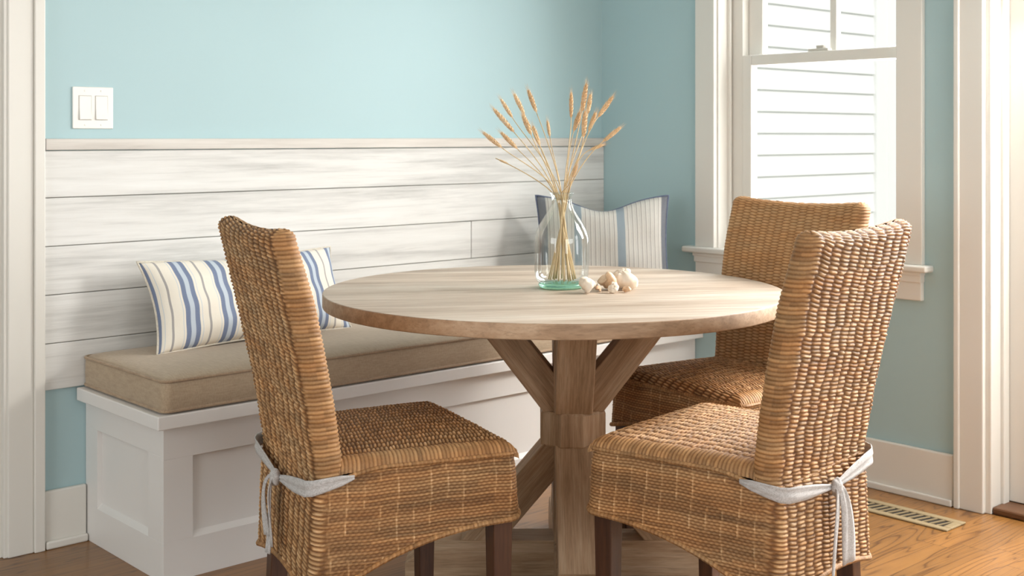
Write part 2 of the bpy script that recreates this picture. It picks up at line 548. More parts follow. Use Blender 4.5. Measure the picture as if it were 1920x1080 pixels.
# lower sash (inner)
ls = boxes('lower_sash', [(.062, .092, gy0 - .040, gy0, .722, 1.410), (.062, .092, gy1, gy1 + .036, .722, 1.410),
                          (.0615, .0925, gy1 + .036, gy0 - .040, 1.372, 1.410), (.0615, .0925, gy1 + .036, gy0 - .040, .722, .79)], M['white'], w, bevel=.004)
boxes('glass', [(.075, .079, gy1 + .03, gy0 - .035, .78, 1.38)], M['pane'], ls)
boxes('side_track', [(.066, .15, WY0 - .0565, WY0 - .001, .722, 2.1)], M['white'], w)
us = boxes('upper_sash', [(.100, .130, gy0 - .062, gy0, 1.372, 2.10), (.100, .130, gy1, gy1 + .040, 1.372, 2.10),
                          (.1005, .1295, gy1 + .04, gy0 - .062, 1.372, 1.405), (.1005, .1295, gy1 + .04, gy0 - .062, 2.04, 2.10)], M['white'], w, bevel=.004)
boxes('muntin', [(.098, .124, -.998, -.972, 1.40, 2.05)], M['white'], us, bevel=.003)
boxes('glass', [(.113, .117, gy1 + .04, gy0 - .05, 1.40, 2.05)], M['pane'], us)
bm = bmesh.new()
box(bm, .066, .092, -.985, -.905, 1.409, 1.420)
box(bm, .070, .088, -.965, -.935, 1.419, 1.431)
mesh_obj('sash_lock', bm, M['metal'], w, bevel=.003)

# frames of two added windows, out of view, for the fill lamps
w2 = struct(empty('added_window_2', (0, 0, 0)), 'added second window out of view along the window wall, for fill light', 'window')
boxes('frame', [(-.02, .1, E1 - .05, E1 + .06, EZ0 - .06, 2.16), (-.02, .1, E2 - .06, E2 + .05, EZ0 - .06, 2.16), (-.02, .1, E2, E1, EZ0 - .06, EZ0 + .04), (-.02, .1, E2, E1, 2.06, 2.16), (.02, .07, E2, E1, 1.28, 1.33)], M['white'], w2)
w3 = struct(empty('added_window_3', (0, 0, 0)), 'added wide window behind the photographer, for fill light', 'window')
boxes('frame', [(-4.25, -4.15, YS - .1, YS + .02, .36, 2.2), (-.95, -.85, YS - .1, YS + .02, .36, 2.2), (-4.2, -.9, YS - .1, YS + .02, .36, .44), (-4.2, -.9, YS - .1, YS + .02, 2.11, 2.2), (-2.58, -2.52, YS - .08, YS, .4, 2.15)], M['white'], w3)

# ------------------------------------------------------------------ outside
bm = bmesh.new()
z = -.04
k = 0
while z < 4.6:
    # lapped board: bottom edge stands proud of the top edge
    prism(bm, [(.0, z), (.0, z + .118), (.006, z + .118), (.014, z)], (1.0, .70, 0), (0, -1, 0), (1, 0, 0), 0)
    z += .118
bm.free()
house = empty('neighboring_house', (0, 0, 0))
tag(house, 'white clapboard house wall outside the window', 'house')
bm = bmesh.new()
zz = .786 - .118 * 7
while zz < 5:
    vs0 = [bm.verts.new((.35, .695, zz)), bm.verts.new((.35, .680, zz)), bm.verts.new((.35, .692, zz + .118)), bm.verts.new((.35, .695, zz + .118))]
    vs1 = [bm.verts.new((3.09, v.co.y, v.co.z)) for v in vs0]
    bm.faces.new(vs0); bm.faces.new(vs1[::-1])
    for i in range(4):
        j = (i + 1) % 4
        bm.faces.new((vs0[i], vs1[i], vs1[j], vs0[j]))
    zz += .118
mesh_obj('siding', bm, M['siding'], house)
boxes('corner_board', [(3.09, 3.34, .665, .80, -.3, 5), (3.20, 3.215, .660, .67, -.3, 5)], M['siding'], house, bevel=.003)
boxes('house_wall', [(.35, 3.3, .695, 4.0, -.3, 5)], M['siding'], house)
struct(boxes('ground', [(.16, 14, -8, 8, -.5, -.3)], M['grass']), 'pale ground outside the window', 'ground')
# a sunlit shrub past the corner of the house
bm = bmesh.new()
rs = random.Random(3)
for i in range(1500):
    th, ph = rs.uniform(0, 6.283), rs.uniform(-1, 1)
    rr = .75 + rs.uniform(-.12, .06)
    c = Vector((7.2 + rr * .8 * math.cos(th) * math.sqrt(1 - ph * ph), 2.4 + rr * .8 * math.sin(th) * math.sqrt(1 - ph * ph), .95 + ph * 1.2))
    a = Vector((rs.uniform(-1, 1), rs.uniform(-1, 1), rs.uniform(-1, 1))).normalized() * .07
    b = Vector((rs.uniform(-1, 1), rs.uniform(-1, 1), rs.uniform(-1, 1))).normalized() * .035
    bm.faces.new([bm.verts.new(c - a), bm.verts.new(c + b), bm.verts.new(c + a), bm.verts.new(c - b)])
tag(mesh_obj('shrub', bm, M['leafy']), 'yellow green shrub glimpsed past the white house corner', 'shrub')

# ------------------------------------------------------------------ bench
bench = empty('storage_bench', (-1.04, -.235, 0))
tag(bench, 'white built-in storage bench with recessed panels along the shiplap wall', 'bench')


def bpart(name, lst, mat, bevel=0, seg=2):
    o = boxes(name, [(x0 + 1.04, x1 + 1.04, y0 + .235, y1 + .235, z0, z1) for x0, x1, y0, y1, z0, z1 in lst], mat, bench, bevel=bevel, seg=seg)
    return o


bx0, by = -2.08, -.47
fr = []
# front frame: rails and stiles 14 mm proud of the panel
stiles = [(bx0, -1.999), (-1.42, -1.34), (-.745, -.665), (-.085, -.002)]
fr += [(bx0, -.002, by, by + .014, 0, .100), (bx0, -.002, by, by + .014, .308, .392)]
fr += [(a, b, by, by + .014, .100, .308) for a, b in stiles]
fr += [(bx0 + .014, -.002, by + .014, by + .03, 0, .392)]
# end frame
fr += [(bx0, bx0 + .014, by + .014, -.002, 0, .1), (bx0, bx0 + .014, by + .014, -.002, .315, .392),
       (bx0, bx0 + .014, by + .014, -.386, .1, .315), (bx0, bx0 + .014, -.078, -.002, .1, .315),
       (bx0 + .014, bx0 + .03, by + .03, -.002, 0, .392)]
body = bpart('body', fr, M['bench'], bevel=.0007)
# sloping sill at the foot of every recess
bm = bmesh.new()
for (a, b) in ((-1.999, -1.42), (-1.34, -.745), (-.665, -.085)):
    prism(bm, [(.0, .0995), (.0145, .0995), (.0145, .113)], ((a + b) / 2 + 1.04, by + .235, 0), (0, 1, 0), (1, 0, 0), (b - a) / 2)
prism(bm, [(.0, .0995), (.0145, .0995), (.0145, .113)], (bx0 + 1.04, (-.386 - .078) / 2 + .235, 0), (1, 0, 0), (0, 1, 0), (.386 - .078) / 2)
mesh_obj('panel_sill', bm, M['bench'], bench)
bpart('seat_lid', [(-2.113, -.002, -.508, -.017, .393, .428)], M['bench'], bevel=.003)


def rounded_slab(bm, x0, x1, y0, y1, z0, z1, r, crown, nx=60, ny=20, rz=.008):
    """box cushion with rounded vertical corners and a slightly crowned top"""
    def outline(inset):
        pts = []
        rr = max(r - inset, .002)
        for cx, cy, a0 in ((x1 - r, y1 - r, 0), (x0 + r, y1 - r, 90), (x0 + r, y0 + r, 180), (x1 - r, y0 + r, 270)):
            for k in range(7):
                a = math.radians(a0 + 15 * k)
                pts.append((cx + rr * math.cos(a), cy + rr * math.sin(a)))
        return pts
    def ring(inset, z, dome=False):
        pts = outline(inset)
        out = []
        n = len(pts)
        for i in range(n):
            p, q = pts[i], pts[(i + 1) % n]
            d = math.hypot(q[0] - p[0], q[1] - p[1])
            m = max(1, int(round(d / .05)))
            if i % 7 != 6: m = 1
            out.append((p, q, m))
        return out
    base = ring(0, 0)
    cnt = [m for _, _, m in base]
    def pts_for(inset):
        pts = outline(inset)
        n = len(pts)
        res = []
        for i in range(n):
            p, q = pts[i], pts[(i + 1) % n]
            for k in range(cnt[i]):
                t = k / cnt[i]
                res.append((p[0] + (q[0] - p[0]) * t, p[1] + (q[1] - p[1]) * t))
        return res
    levels = [(.03, z0 + .0), (.004, z0 + .002), (0, z0 + rz), (-.001, (z0 + z1) / 2), (0, z1 - rz), (.003, z1), (.012, z1 + crown * .28), (.035, z1 + crown * .58), (.075, z1 + crown * .83), (.13, z1 + crown * .96), (.20, z1 + crown)]
    rings = []
    for ins, zz in levels:
        P = []
        cxm = (y0 + y1) / 2
        pp = pts_for(0)
        for (x, y) in pp:
            # inset towards the spine of the slab
            hy = (y1 - y0) / 2
            f = ins / hy
            sx = min(max(x, x0 + hy), x1 - hy)
            P.append(bm.verts.new((x + (sx - x) * f, y + (cxm - y) * f, zz)))
        rings.append(P)
    for a, b in zip(rings, rings[1:]):
        n = len(a)
        for i in range(n):
            j = (i + 1) % n
            bm.faces.new((a[i], a[j], b[j], b[i]))
    bm.faces.new(rings[0][::-1])
    bm.faces.new(rings[-1])
    return [(x, y) for x, y in pts_for(0)]


bm = bmesh.new()
outl = rounded_slab(bm, -2.094, -.004, -.500, -.016, .4295, .511, .022, .020)
cush = mesh_obj('bench_cushion', bm, M['linen'], smooth=True)
tag(cush, 'long khaki linen seat cushion lying on the white bench', 'cushion')
for zz in (.5105, .436):
    bm = bmesh.new()
    tube(bm, [(x, y, zz) for x, y in outl], .0042, 8, closed=True)
    mesh_obj('piping', bm, M['piping'], cush, smooth=True)


# ------------------------------------------------------------------ pillows
def pillow(name, wdt, hgt, thick, mat, label, loc, rot, chop=0.0, pinch=.06, sag=0.0, edge_mat=None, group=None):
    bm = bmesh.new()
    uvl = bm.loops.layers.uv.new('UVMap')
    nx, ny = 56, 34
    def P(i, j, s):
        u = -1 + 2 * i / nx; v = -1 + 2 * j / ny
        # concave edges, pointed corners
        x = u * (1 - pinch * (1 - v * v) ** 1 * abs(u) ** 3) * wdt / 2
        y = v * (1 - pinch * 1.3 * (1 - u * u) * abs(v) ** 3) * hgt / 2
        y -= chop * math.exp(-(u / .45) ** 2) * max(v, 0) ** 2 * hgt
        t = (max(0, 1 - abs(u) ** 2.6) * max(0, 1 - abs(v) ** 2.6)) ** .55
        t *= 1 - .35 * chop * 4 * math.exp(-(u / .35) ** 2) * max(v, 0)
        zz = s * thick / 2 * t
        zz += .004 * math.sin(7 * u + 3 * v) * t + .003 * math.sin(11 * v - 5 * u) * t
        y += sag * (u * u) * (1 if v < 0 else 0)
        return (x, y, zz)
    top = [[bm.verts.new(P(i, j, 1)) for j in range(ny + 1)] for i in range(nx + 1)]
    bot = [[top[i][j] if i in (0, nx) or j in (0, ny) else bm.verts.new(P(i, j, -1)) for j in range(ny + 1)] for i in range(nx + 1)]
    for g, flip in ((top, 0), (bot, 1)):
        for i in range(nx):
            for j in range(ny):
                q = [g[i][j], g[i + 1][j], g[i + 1][j + 1], g[i][j + 1]]
                ij = [(i, j), (i + 1, j), (i + 1, j + 1), (i, j + 1)]
                if flip: q = q[::-1]; ij = ij[::-1]
                f = bm.faces.new(q)
                for l, (a, b) in zip(f.loops, ij):
                    l[uvl].uv = ((a / nx - .5) * wdt, (b / ny - .5) * hgt)
    border = [P(i, 0, 0) for i in range(nx)] + [P(nx, j, 0) for j in range(ny)] + [P(i, ny, 0) for i in range(nx, 0, -1)] + [P(0, j, 0) for j in range(ny, 0, -1)]
    o = mesh_obj(name, bm, mat, smooth=True)
    o.location = loc
    o.rotation_euler = rot
    tag(o, label, 'pillow', group)
    # set it down on the cushion and clear of the panelling
    bpy.context.view_layer.update()
    mw = o.matrix_world
    cs = [mw @ v.co for v in o.data.vertices]
    o.location.z += .5275 - min(c_.z for c_ in cs)
    o.location.y -= max(0, max(c_.y for c_ in cs) + .020)
    # print('pillow', label[:20], min(c_.z for c_ in cs), max(c_.y for c_ in cs), max(c_.x for c_ in cs))
    b2 = bmesh.new()
    tube(b2, border, .0035, 6, closed=True)
    mesh_obj('piping', b2, edge_mat or M['piping'], o, smooth=True)
    return o


M['cream_pipe'] = fabric('cream_piping', rgb(222, 214, 198), rgb(190, 182, 168), 700)
pillow('lumbar_pillow', .665, .268, .14, M['stripeL'], 'cream lumbar pillow with blue and grey stripes behind the left wicker chair',
       (-1.648, -.150, .648), (math.radians(66), math.radians(0), math.radians(3.5)), pinch=.07, chop=.03, edge_mat=M['cream_pipe'])
c = rf(.322, 4.34, 0)
pillow('throw_pillow', .475, .398, .15, M['stripeR'], 'grey ticking striped pillow with slate bands in the bench corner',
       (c.x, c.y, .705), (math.radians(74), 0, math.atan2(AX.y, AX.x)), chop=.11, pinch=.07, edge_mat=M['navy'])


# ------------------------------------------------------------------ table
TC = rf(.106, 3.145)
PC = rf(.155, 3.15)
angT = math.atan2(AX.y, AX.x)
table = empty('dining_table', (PC.x, PC.y, 0), angT)
tag(table, 'round weathered wood pedestal table between the three wicker chairs', 'table')
off = table.matrix_basis.inverted() if False else None
ox = (TC - PC).dot(AX); oy = (TC - PC).dot(BX)
bm = bmesh.new()
R = .585
lathe(bm, [(0, .695), (R - .003, .695), (R - .001, .6957), (R, .698), (R, .727), (R - .001, .7293), (R - .003, .730), (0, .730)], 128)
# boards run slightly across the view
tt = mesh_obj('tabletop', bm, M['tabletop'], table, loc=(ox, oy, 0), rot=(0, 0, math.radians(8)))
tt.data.polygons.foreach_set('use_smooth', [len(pp.vertices) == 4 for pp in tt.data.polygons])
tt.data.materials.append(M['rim'])
for pp in tt.data.polygons:
    if abs(pp.normal.z) < .6: pp.material_index = 1
mod = tt.modifiers.new('n', 'EDGE_SPLIT'); mod.split_angle = math.radians(50)
bm = bmesh.new(); box(bm, -.05, .05, -.05, .05, .06, .695)
mesh_obj('post', bm, M['pedestal'], table, bevel=.004)
# notched octagonal collar
bm = bmesh.new()
oc = [(-.032, -.082), (.022, -.082), (.082, -.040), (.082, .032), (.032, .082), (-.032, .082), (-.082, .032), (-.082, -.040)]
for z0, z1, s in ((.338, .346, .96), (.346, .418, 1.0), (.418, .426, .96)):
    pass
rings = []
for z0, s in ((.338, .95), (.344, 1), (.420, 1), (.426, .95)):
    rings.append([bm.verts.new((x * s, y * s, z0)) for x, y in oc])
for a, b in zip(rings, rings[1:]):
    for i in range(8):
        j = (i + 1) % 8
        bm.faces.new((a[i], a[j], b[j], b[i]))
bm.faces.new(rings[0][::-1]); bm.faces.new(rings[-1])
mesh_obj('collar', bm, M['pedestal'], table)
up = [(.045, .517), (.045, .424), (.076, .424), (.285, .695), (.190, .695)]
lo = [(.045, .346), (.074, .346), (.285, .098), (.180, .098), (.045, .256)]
for k in range(4):
    a = k * math.pi / 2
    u = (math.cos(a), math.sin(a), 0); wv = (-math.sin(a), math.cos(a), 0)
    for nm, pol, slope in (('upper_brace', up, 1.31), ('lower_brace', lo, -1.17)):
        bm = bmesh.new(); prism(bm, pol, (0, 0, 0), u, wv, .047)
        q_ = Vector((u[0], u[1], slope)).normalized().to_track_quat('Z', 'Y')
        c_ = Vector((u[0] * .15, u[1] * .15, .5 if slope > 0 else .22))
        bmesh.ops.transform(bm, matrix=(Matrix.Translation(c_) @ q_.to_matrix().to_4x4()).inverted(), verts=bm.verts[:])
        mesh_obj(nm, bm, M['pedestal'], table, bevel=.003, loc=c_, rot=q_.to_euler())
foot = [(-.425, 0), (-.425, .045), (-.345, .1), (.345, .1), (.425, .045), (.425, 0), (.30, 0), (.29, .010), (-.29, .010), (-.30, 0)]
bm = bmesh.new(); prism(bm, foot, (0, 0, 0), (1, 0, 0), (0, 1, 0), .05)
mesh_obj('foot', bm, M['foot'], table, bevel=.003)
bm = bmesh.new(); prism(bm, [(a * .98, z * .985 + .0005) for a, z in foot], (0, 0, 0), (0, 1, 0), (1, 0, 0), .0495)
mesh_obj('foot', bm, M['foot'], table, bevel=.003)


# ------------------------------------------------------------------ wicker chairs
def smoothstep(a, b, x):
    t = np.clip((x - a) / (b - a), 0, 1)
    return t * t * (3 - 2 * t)


def hash1(n):
    return np.abs(np.sin(n * 127.1 + 311.7) * 43758.5453) % 1.0


def weave_fn(U, V, wts, p=.0084, q=.040, stake=.034):
    """height 0..1 and tone of a woven surface; U along the strands, V across them.
    wts: weights of the dashed weave, the plain ridges, the flat lines and the fine flat weave"""
    D, Rg, Ln, Fn = wts
    Vw = V + .0010 * np.sin(U * 31 + V * 7) + .0007 * np.sin(U * 83 + 1.7)
    Uw = U + .0035 * np.sin(V * 23 + 1.3) + .0025 * np.sin(V * 71)
    Uw = Uw + q * .24 * (hash1(np.floor(Vw / p) * 2.3) - .5)
    k = np.floor(Uw / q); cu = Uw / q - k
    rv = Vw / p + .5 * np.mod(k, 2) + (.75 * (cu - .5)) + .12 * np.sin(V * 55 + k * 2.1)
    row = np.floor(rv); fv = rv - row
    rnd = hash1(row * 7.7 + k * 3.1)
    cc = np.abs(cu - .5) * 2 + .16 * (rnd - .5)
    env = 1 - smoothstep(.40, .96, cc)
    bv = np.sin(np.pi * fv) ** .95
    hd = .10 + .90 * bv * (.26 + .74 * env * (.62 + .38 * rnd))
    t1 = hash1(row * 1.37 + k * 5.1)
    # ridges
    rr = Vw / p
    r0 = np.floor(rr)
    hr = .34 + np.sin(np.pi * (rr - r0)) ** .8 * (.20 + .20 * hash1(r0 * 5.1 + np.floor(U / .045) * .7))
    t2 = hash1(r0 * 2.9 + np.floor(U / .05) * .01)
    # flat lines with thin upright threads
    V2 = V + .0016 * np.sin(U * 17 + 2) + .0008 * np.sin(U * 61)
    rl = V2 / .0062
    l0 = np.floor(rl)
    seg = np.floor(U / .13 + hash1(l0) * 5)
    hl = .22 + .46 * np.sin(np.pi * (rl - l0)) ** .8 * (.6 + .4 * hash1(l0 * 5.3))
    kk = np.mod(U + .003 * np.sin(V * 40), stake) / stake
    on = hash1(np.floor(U / stake) * 1.7 + np.floor(V / .05) * 3.3) > .35
    hl = hl + .40 * np.exp(-((kk - .5) / .035) ** 2) * on
    t3 = .55 * hash1(l0 * 1.9 + seg * 2.3) + .45 * hash1(np.floor(V / .021) * 1.3 + np.floor(U / .21 + hash1(np.floor(V / .021)) * 3) * .7)
    # fine flat weave
    qf = .025
    kf = np.floor(U / qf); cf = U / qf - kf
    rf_ = Vw / .0085 + .5 * np.mod(kf, 2)
    f0 = np.floor(rf_)
    hf = .30 + .50 * np.sin(np.pi * (rf_ - f0)) ** .8 * (.5 + .5 * np.sin(np.pi * cf) ** .7)
    t4 = .30 + .35 * hash1(f0 * 3.7 + kf * .9)
    t3 = t3 * 1.5 - .28
    hl = hl + .10 * np.sin(2 * np.pi * (U / .0115 + .5 * np.mod(l0, 2)))
    h = hd * D + hr * Rg + hl * Ln + hf * Fn
    tone = t1 * D + t2 * Rg + t3 * Ln + t4 * Fn
    return h, tone


def woven(name, P, U, V, dots, amp, closed, parent, mat, flip=False, q=.042):
    """P (nv, nu, 3) surface grid, displaced outwards by the weave height"""
    if closed:
        Pu = np.roll(P, -1, 1) - np.roll(P, 1, 1)
    else:
        Pu = np.gradient(P, axis=1)
    Pv = np.gradient(P, axis=0)
    n = np.cross(Pu, Pv)
    n /= (np.linalg.norm(n, axis=2, keepdims=True) + 1e-12)
    if flip: n = -n
    h, tone = weave_fn(U, V, dots, q=q)
    hs = np.clip(h, 0, 1.1)
    Q = P + n * (amp * (hs - .5))[..., None]
    nv, nu = U.shape
    idx = np.arange(nv * nu).reshape(nv, nu)
    if closed:
        a = idx[:-1, :]; b = np.roll(idx, -1, 1)[:-1, :]; c = np.roll(idx, -1, 1)[1:, :]; d = idx[1:, :]
    else:
        a = idx[:-1, :-1]; b = idx[:-1, 1:]; c = idx[1:, 1:]; d = idx[1:, :-1]
    F = np.stack([a, b, c, d] if not flip else [d, c, b, a], -1).reshape(-1, 4)
    me = bpy.data.meshes.new(name)
    me.vertices.add(nv * nu)
    me.vertices.foreach_set('co', Q.reshape(-1).astype(np.float32))
    me.loops.add(F.size)
    me.loops.foreach_set('vertex_index', F.reshape(-1).astype(np.int32))
    me.polygons.add(len(F))
    me.polygons.foreach_set('loop_start', (np.arange(len(F)) * 4).astype(np.int32))
    me.polygons.foreach_set('use_smooth', np.ones(len(F), bool))
    me.update(calc_edges=True)
    me.validate()
    at = me.attributes.new('weave', 'FLOAT', 'POINT'); at.data.foreach_set('value', hs.reshape(-1).astype(np.float32))
    at = me.attributes.new('tone', 'FLOAT', 'POINT'); at.data.foreach_set('value', tone.reshape(-1).astype(np.float32))
    me.materials.append(mat)
    o = bpy.data.objects.new(name, me)
    link(o, parent)
    return o


def rrect(n, hx, hy, r):
    """n points around a rounded rectangle by arc length, with outward normals; starts mid rear, runs +x"""
    segs = []
    L = [hx - r, math.pi * r / 2, 2 * (hy - r), math.pi * r / 2, 2 * (hx - r), math.pi * r / 2, 2 * (hy - r), math.pi * r / 2, hx - r]
    tot = sum(L)
    out = []
    for i in range(n):
        s = tot * i / n
        k = 0
        while s > L[k] and k < 8:
            s -= L[k]; k += 1
        if k == 0: p = (s, -hy); nn = (0, -1)
        elif k == 1: a = s / r; p = (hx - r + r * math.sin(a), -hy + r - r * math.cos(a)); nn = (math.sin(a), -math.cos(a))
        elif k == 2: p = (hx, -hy + r + s); nn = (1, 0)
        elif k == 3: a = s / r; p = (hx - r + r * math.cos(a), hy - r + r * math.sin(a)); nn = (math.cos(a), math.sin(a))
        elif k == 4: p = (hx - r - s, hy); nn = (0, 1)
        elif k == 5: a = s / r; p = (-hx + r - r * math.sin(a), hy - r + r * math.cos(a)); nn = (-math.sin(a), math.cos(a))
        elif k == 6: p = (-hx, hy - r - s); nn = (-1, 0)
        elif k == 7: a = s / r; p = (-hx + r - r * math.cos(a), -hy + r - r * math.sin(a)); nn = (-math.cos(a), -math.sin(a))
        else: p = (-hx + r + s, -hy); nn = (0, -1)
        out.append(p + nn)
    return np.array(out), tot


YF = .2125


def make_chair(name):
    root = empty(name, (0, 0, 0))
    # ---- backrest: rounded slab swept up a leaning curve
    HX, RC = .234, .024
    zk = [.30, .45, .474, .60, .714, .80, .92, .955]
    yr = np.array([.419, .419, .422, .441, .465, .484, .512, .518])
    yf = np.array([.360, .360, .362, .382, .405, .424, .461, .469])
    nu = 360
    zs_ = list(np.arange(.44, .925, .0013))
    rows = []; vv = []
    base, tot = rrect(nu, 1, 1, .1)
    vlen = 0
    def section(z, inset, zz):
        r_ = np.interp(z, zk, yr); f_ = np.interp(z, zk, yf)
        hy = (r_ - f_) / 2
        cy = YF - (r_ + f_) / 2
        hx = .207 + .027 * min(1, max(0, (z - .44) / .42)) ** .8
        rc = min(RC, hy - .002)
        c, t = rrect(nu, hx, hy, rc)
        x = c[:, 0] - c[:, 2] * inset * (1 if True else 0)
        y = c[:, 1] - c[:, 3] * inset
        y = np.where(np.abs(y) > hy, np.sign(y) * hy, y)
        # the top edge dips in the middle and rises to rounded ears
        dip = -.010 * (1 - np.clip(np.abs(x) / (HX - .03), 0, 1) ** 2.2) * smoothstep(.74, .93, np.array(z))
        return np.stack([x, y + cy, np.full(nu, zz) + dip], 1), t, hy
    for z in zs_:
        s, t, hy = section(z, 0, z)
        rows.append(s); vv.append(z)
    r_top = hy
    z0 = zs_[-1]
    na = 26
    for k in range(1, na + 1):
        a = math.pi / 2 * k / na
        s, t, hy = section(z0, (r_top - .0008) * (1 - math.cos(a)), z0 + .8 * r_top * math.sin(a))
        rows.append(s); vv.append(z0 + r_top * a)
    P = np.array(rows)
    V = np.repeat(np.array(vv)[:, None], nu, 1)
    U = np.repeat((np.arange(nu) / nu * t)[None, :], len(vv), 0)
    # sides are plain wrapped strands, front and rear show the dotted weave
    hxrow = np.abs(P[:, :, 0]).max(1, keepdims=True)
    hxrow[-na:] = hxrow[-na - 1]
    ax = np.abs(P[:, :, 0])
    flat = 1 - smoothstep(hxrow - .018, hxrow - .006, ax)
    c0, _ = rrect(nu, .22, .03, .02)
    frontw = smoothstep(-.3, .3, c0[:, 3])[None, :] * np.ones_like(P[:, :, 0])
    dots = (flat * (1 - frontw), 1 - flat, 0 * flat, flat * frontw)
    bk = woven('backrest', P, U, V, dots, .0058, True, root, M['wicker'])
    # ---- skirt
    hx, hy, rc = .2375, YF, .028
    nu2 = 600
    c, t2 = rrect(nu2, hx, hy, rc)
    s_ = YF - c[:, 1]                    # distance back from the front
    xn = c[:, 0] / hx
    c[:, 0] *= 1 - .128 * s_ / (2 * YF)
    zb_side = .343 - .123 * (np.clip(s_, 0, .425) / .425) ** 2.3
    xr = np.clip(np.abs(xn), 0, 1)
    rear_w = smoothstep(.385, .425, s_)
    front_w = smoothstep(.05, .0, s_)
    zb = zb_side
    zb = zb + rear_w * .030 * (1 - xr ** 2.0) + front_w * .030 * (1 - xr ** 2.5)
    # the upper seam drops towards the back
    ztop = .474 - .022 * smoothstep(.28, .425, s_)
    nv2 = 150
    T = np.linspace(0, 1, nv2)[:, None]
    Z = zb[None, :] + (ztop - zb)[None, :] * T
    flare = .006 * (1 - T) ** 1.3 * np.ones((1, nu2)) - .006 * T ** 6
    P = np.zeros((nv2, nu2, 3))
    P[:, :, 0] = c[None, :, 0] + c[None, :, 2] * flare
    P[:, :, 1] = c[None, :, 1] + c[None, :, 3] * flare
    P[:, :, 2] = Z
    U = np.repeat((np.arange(nu2) / nu2 * t2)[None, :], nv2, 0)
    dots = np.repeat((smoothstep(.385, .415, s_))[None, :], nv2, 0)
    V = Z.copy()
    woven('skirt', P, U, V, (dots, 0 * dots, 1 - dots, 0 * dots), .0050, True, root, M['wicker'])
    # braided edges of the skirt (bottom rim and the seam under the seat)
    def braid(nm, zarr, off, rad):
        n = nu2
        ang = np.linspace(0, 2 * math.pi, 8, endpoint=False)
        ctr = np.stack([c[:, 0] + c[:, 2] * off, c[:, 1] + c[:, 3] * off, zarr], 1)
        Ph = np.zeros((9, n, 3))
        for k in range(9):
            a = 2 * math.pi * k / 8
            Ph[k, :, 0] = ctr[:, 0] + c[:, 2] * rad * math.cos(a)
            Ph[k, :, 1] = ctr[:, 1] + c[:, 3] * rad * math.cos(a)
            Ph[k, :, 2] = ctr[:, 2] - rad * math.sin(a)
        Ub = np.repeat((np.arange(n) / n * t2)[None, :], 9, 0)
        Vb = np.repeat(np.arange(9)[:, None] * rad * .8, n, 1)
        woven(nm, Ph, Vb + Ub * .45, Ub, (0 * Ub, 1 + 0 * Ub, 0 * Ub, 0 * Ub), .0018, True, root, M['wicker'], flip=True)
    braid('bottom_rim', zb, .0065, .0055)
    braid('seat_seam', ztop, -.009 * smoothstep(.36, .40, s_), .0045)
    # ---- seat cushion surface
    na_, nb_ = 190, 330
    a = np.linspace(-1, 1, na_); b = np.linspace(-1, 1, nb_)
    hxs = .236
    def edge(tt, half, r):
        L = half - r + math.pi / 2 * r
        s = np.abs(tt) * L
        flat = half - r
        ang = np.clip((s - flat) / r, 0, math.pi / 2)
        pos = np.where(s < flat, s, flat + r * np.sin(ang)) * np.sign(tt)
        drop = np.where(s < flat, 0, r * (1 - np.cos(ang)))
        return pos, drop, s * np.sign(tt)
    xa, da, ua = edge(a, hxs, .034)
    ylen = .19
    yb, db, vb = edge(b, ylen, .030)
    yb = yb + (YF - .0015) - ylen
    X, Y = np.meshgrid(xa, yb)
    DA, DB = np.meshgrid(da, db)
    drop = .80 * np.maximum(DA, DB) + .25 * np.minimum(DA, DB)
    crown = .010 * (1 - (X / hxs) ** 2) * (1 - np.clip((Y - .02) / .2, -1, 1) ** 2)
    Zs = .496 + crown - drop
    X = X * (1 - .128 * (YF - Y) / (2 * YF))
    P = np.stack([X, Y, Zs], 2)
    Us, Vs = np.meshgrid(ua, vb)
    dots = 1 - smoothstep(hxs - .040, hxs - .026, np.abs(Us))
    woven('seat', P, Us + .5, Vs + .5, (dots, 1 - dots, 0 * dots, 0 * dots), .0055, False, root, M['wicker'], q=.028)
    # ---- hidden frame board that carries the legs
    bm = bmesh.new()
    box(bm, -.196, .196, -.185, .185, .385, .455)
    mesh_obj('seat_frame', bm, M['legs'], root)
    # ---- legs
    for sx in (-1, 1):
        for sy in (-1, 1):
            bm = bmesh.new()
            x0, y0 = (sx * .205, .180) if sy > 0 else (sx * .172, -.166)
            lean = -.026 if sy < 0 else 0
            w0, w1 = .0225, .0165
            r0 = [bm.verts.new((x0 + i * w0, y0 + j * w0, .40)) for i, j in ((-1, -1), (1, -1), (1, 1), (-1, 1))]
            r1 = [bm.verts.new((x0 + i * w1, y0 + lean + j * w1, 0)) for i, j in ((-1, -1), (1, -1), (1, 1), (-1, 1))]
            bm.faces.new(r0[::-1]); bm.faces.new(r1)
            for i in range(4):
                j = (i + 1) % 4
                bm.faces.new((r0[i], r1[i], r1[j], r0[j]))
            mesh_obj('leg', bm, M['legs'], root, bevel=.002)
    return root


def strip(bm, pts, widths, wdirs, thick=.0018):
    """flat ribbon along pts; wdirs gives the direction of its width"""
    pts = [Vector(p) for p in pts]
    n = len(pts)
    rows = []
    for i in range(n):
        t = (pts[min(i + 1, n - 1)] - pts[max(i - 1, 0)]).normalized()
        w_ = Vector(wdirs[i]).normalized()
        nn = t.cross(w_).normalized()
        row = []
        for side in (1, -1):
            for k in range(7):
                f = -1 + 2 * k / 6
                if side < 0: f = -f
                fold = .0016 * math.cos(f * 5.2 + i * .3)
                row.append(bm.verts.new(pts[i] + w_ * (widths[i] / 2 * f) + nn * (side * thick / 2 + fold)))
        rows.append(row)
    for a, b in zip(rows, rows[1:]):
        m_ = len(a)
        for k in range(m_):
            l = (k + 1) % m_
            bm.faces.new((a[k], a[l], b[l], b[k]))
    bm.faces.new(rows[0][::-1]); bm.faces.new(rows[-1])


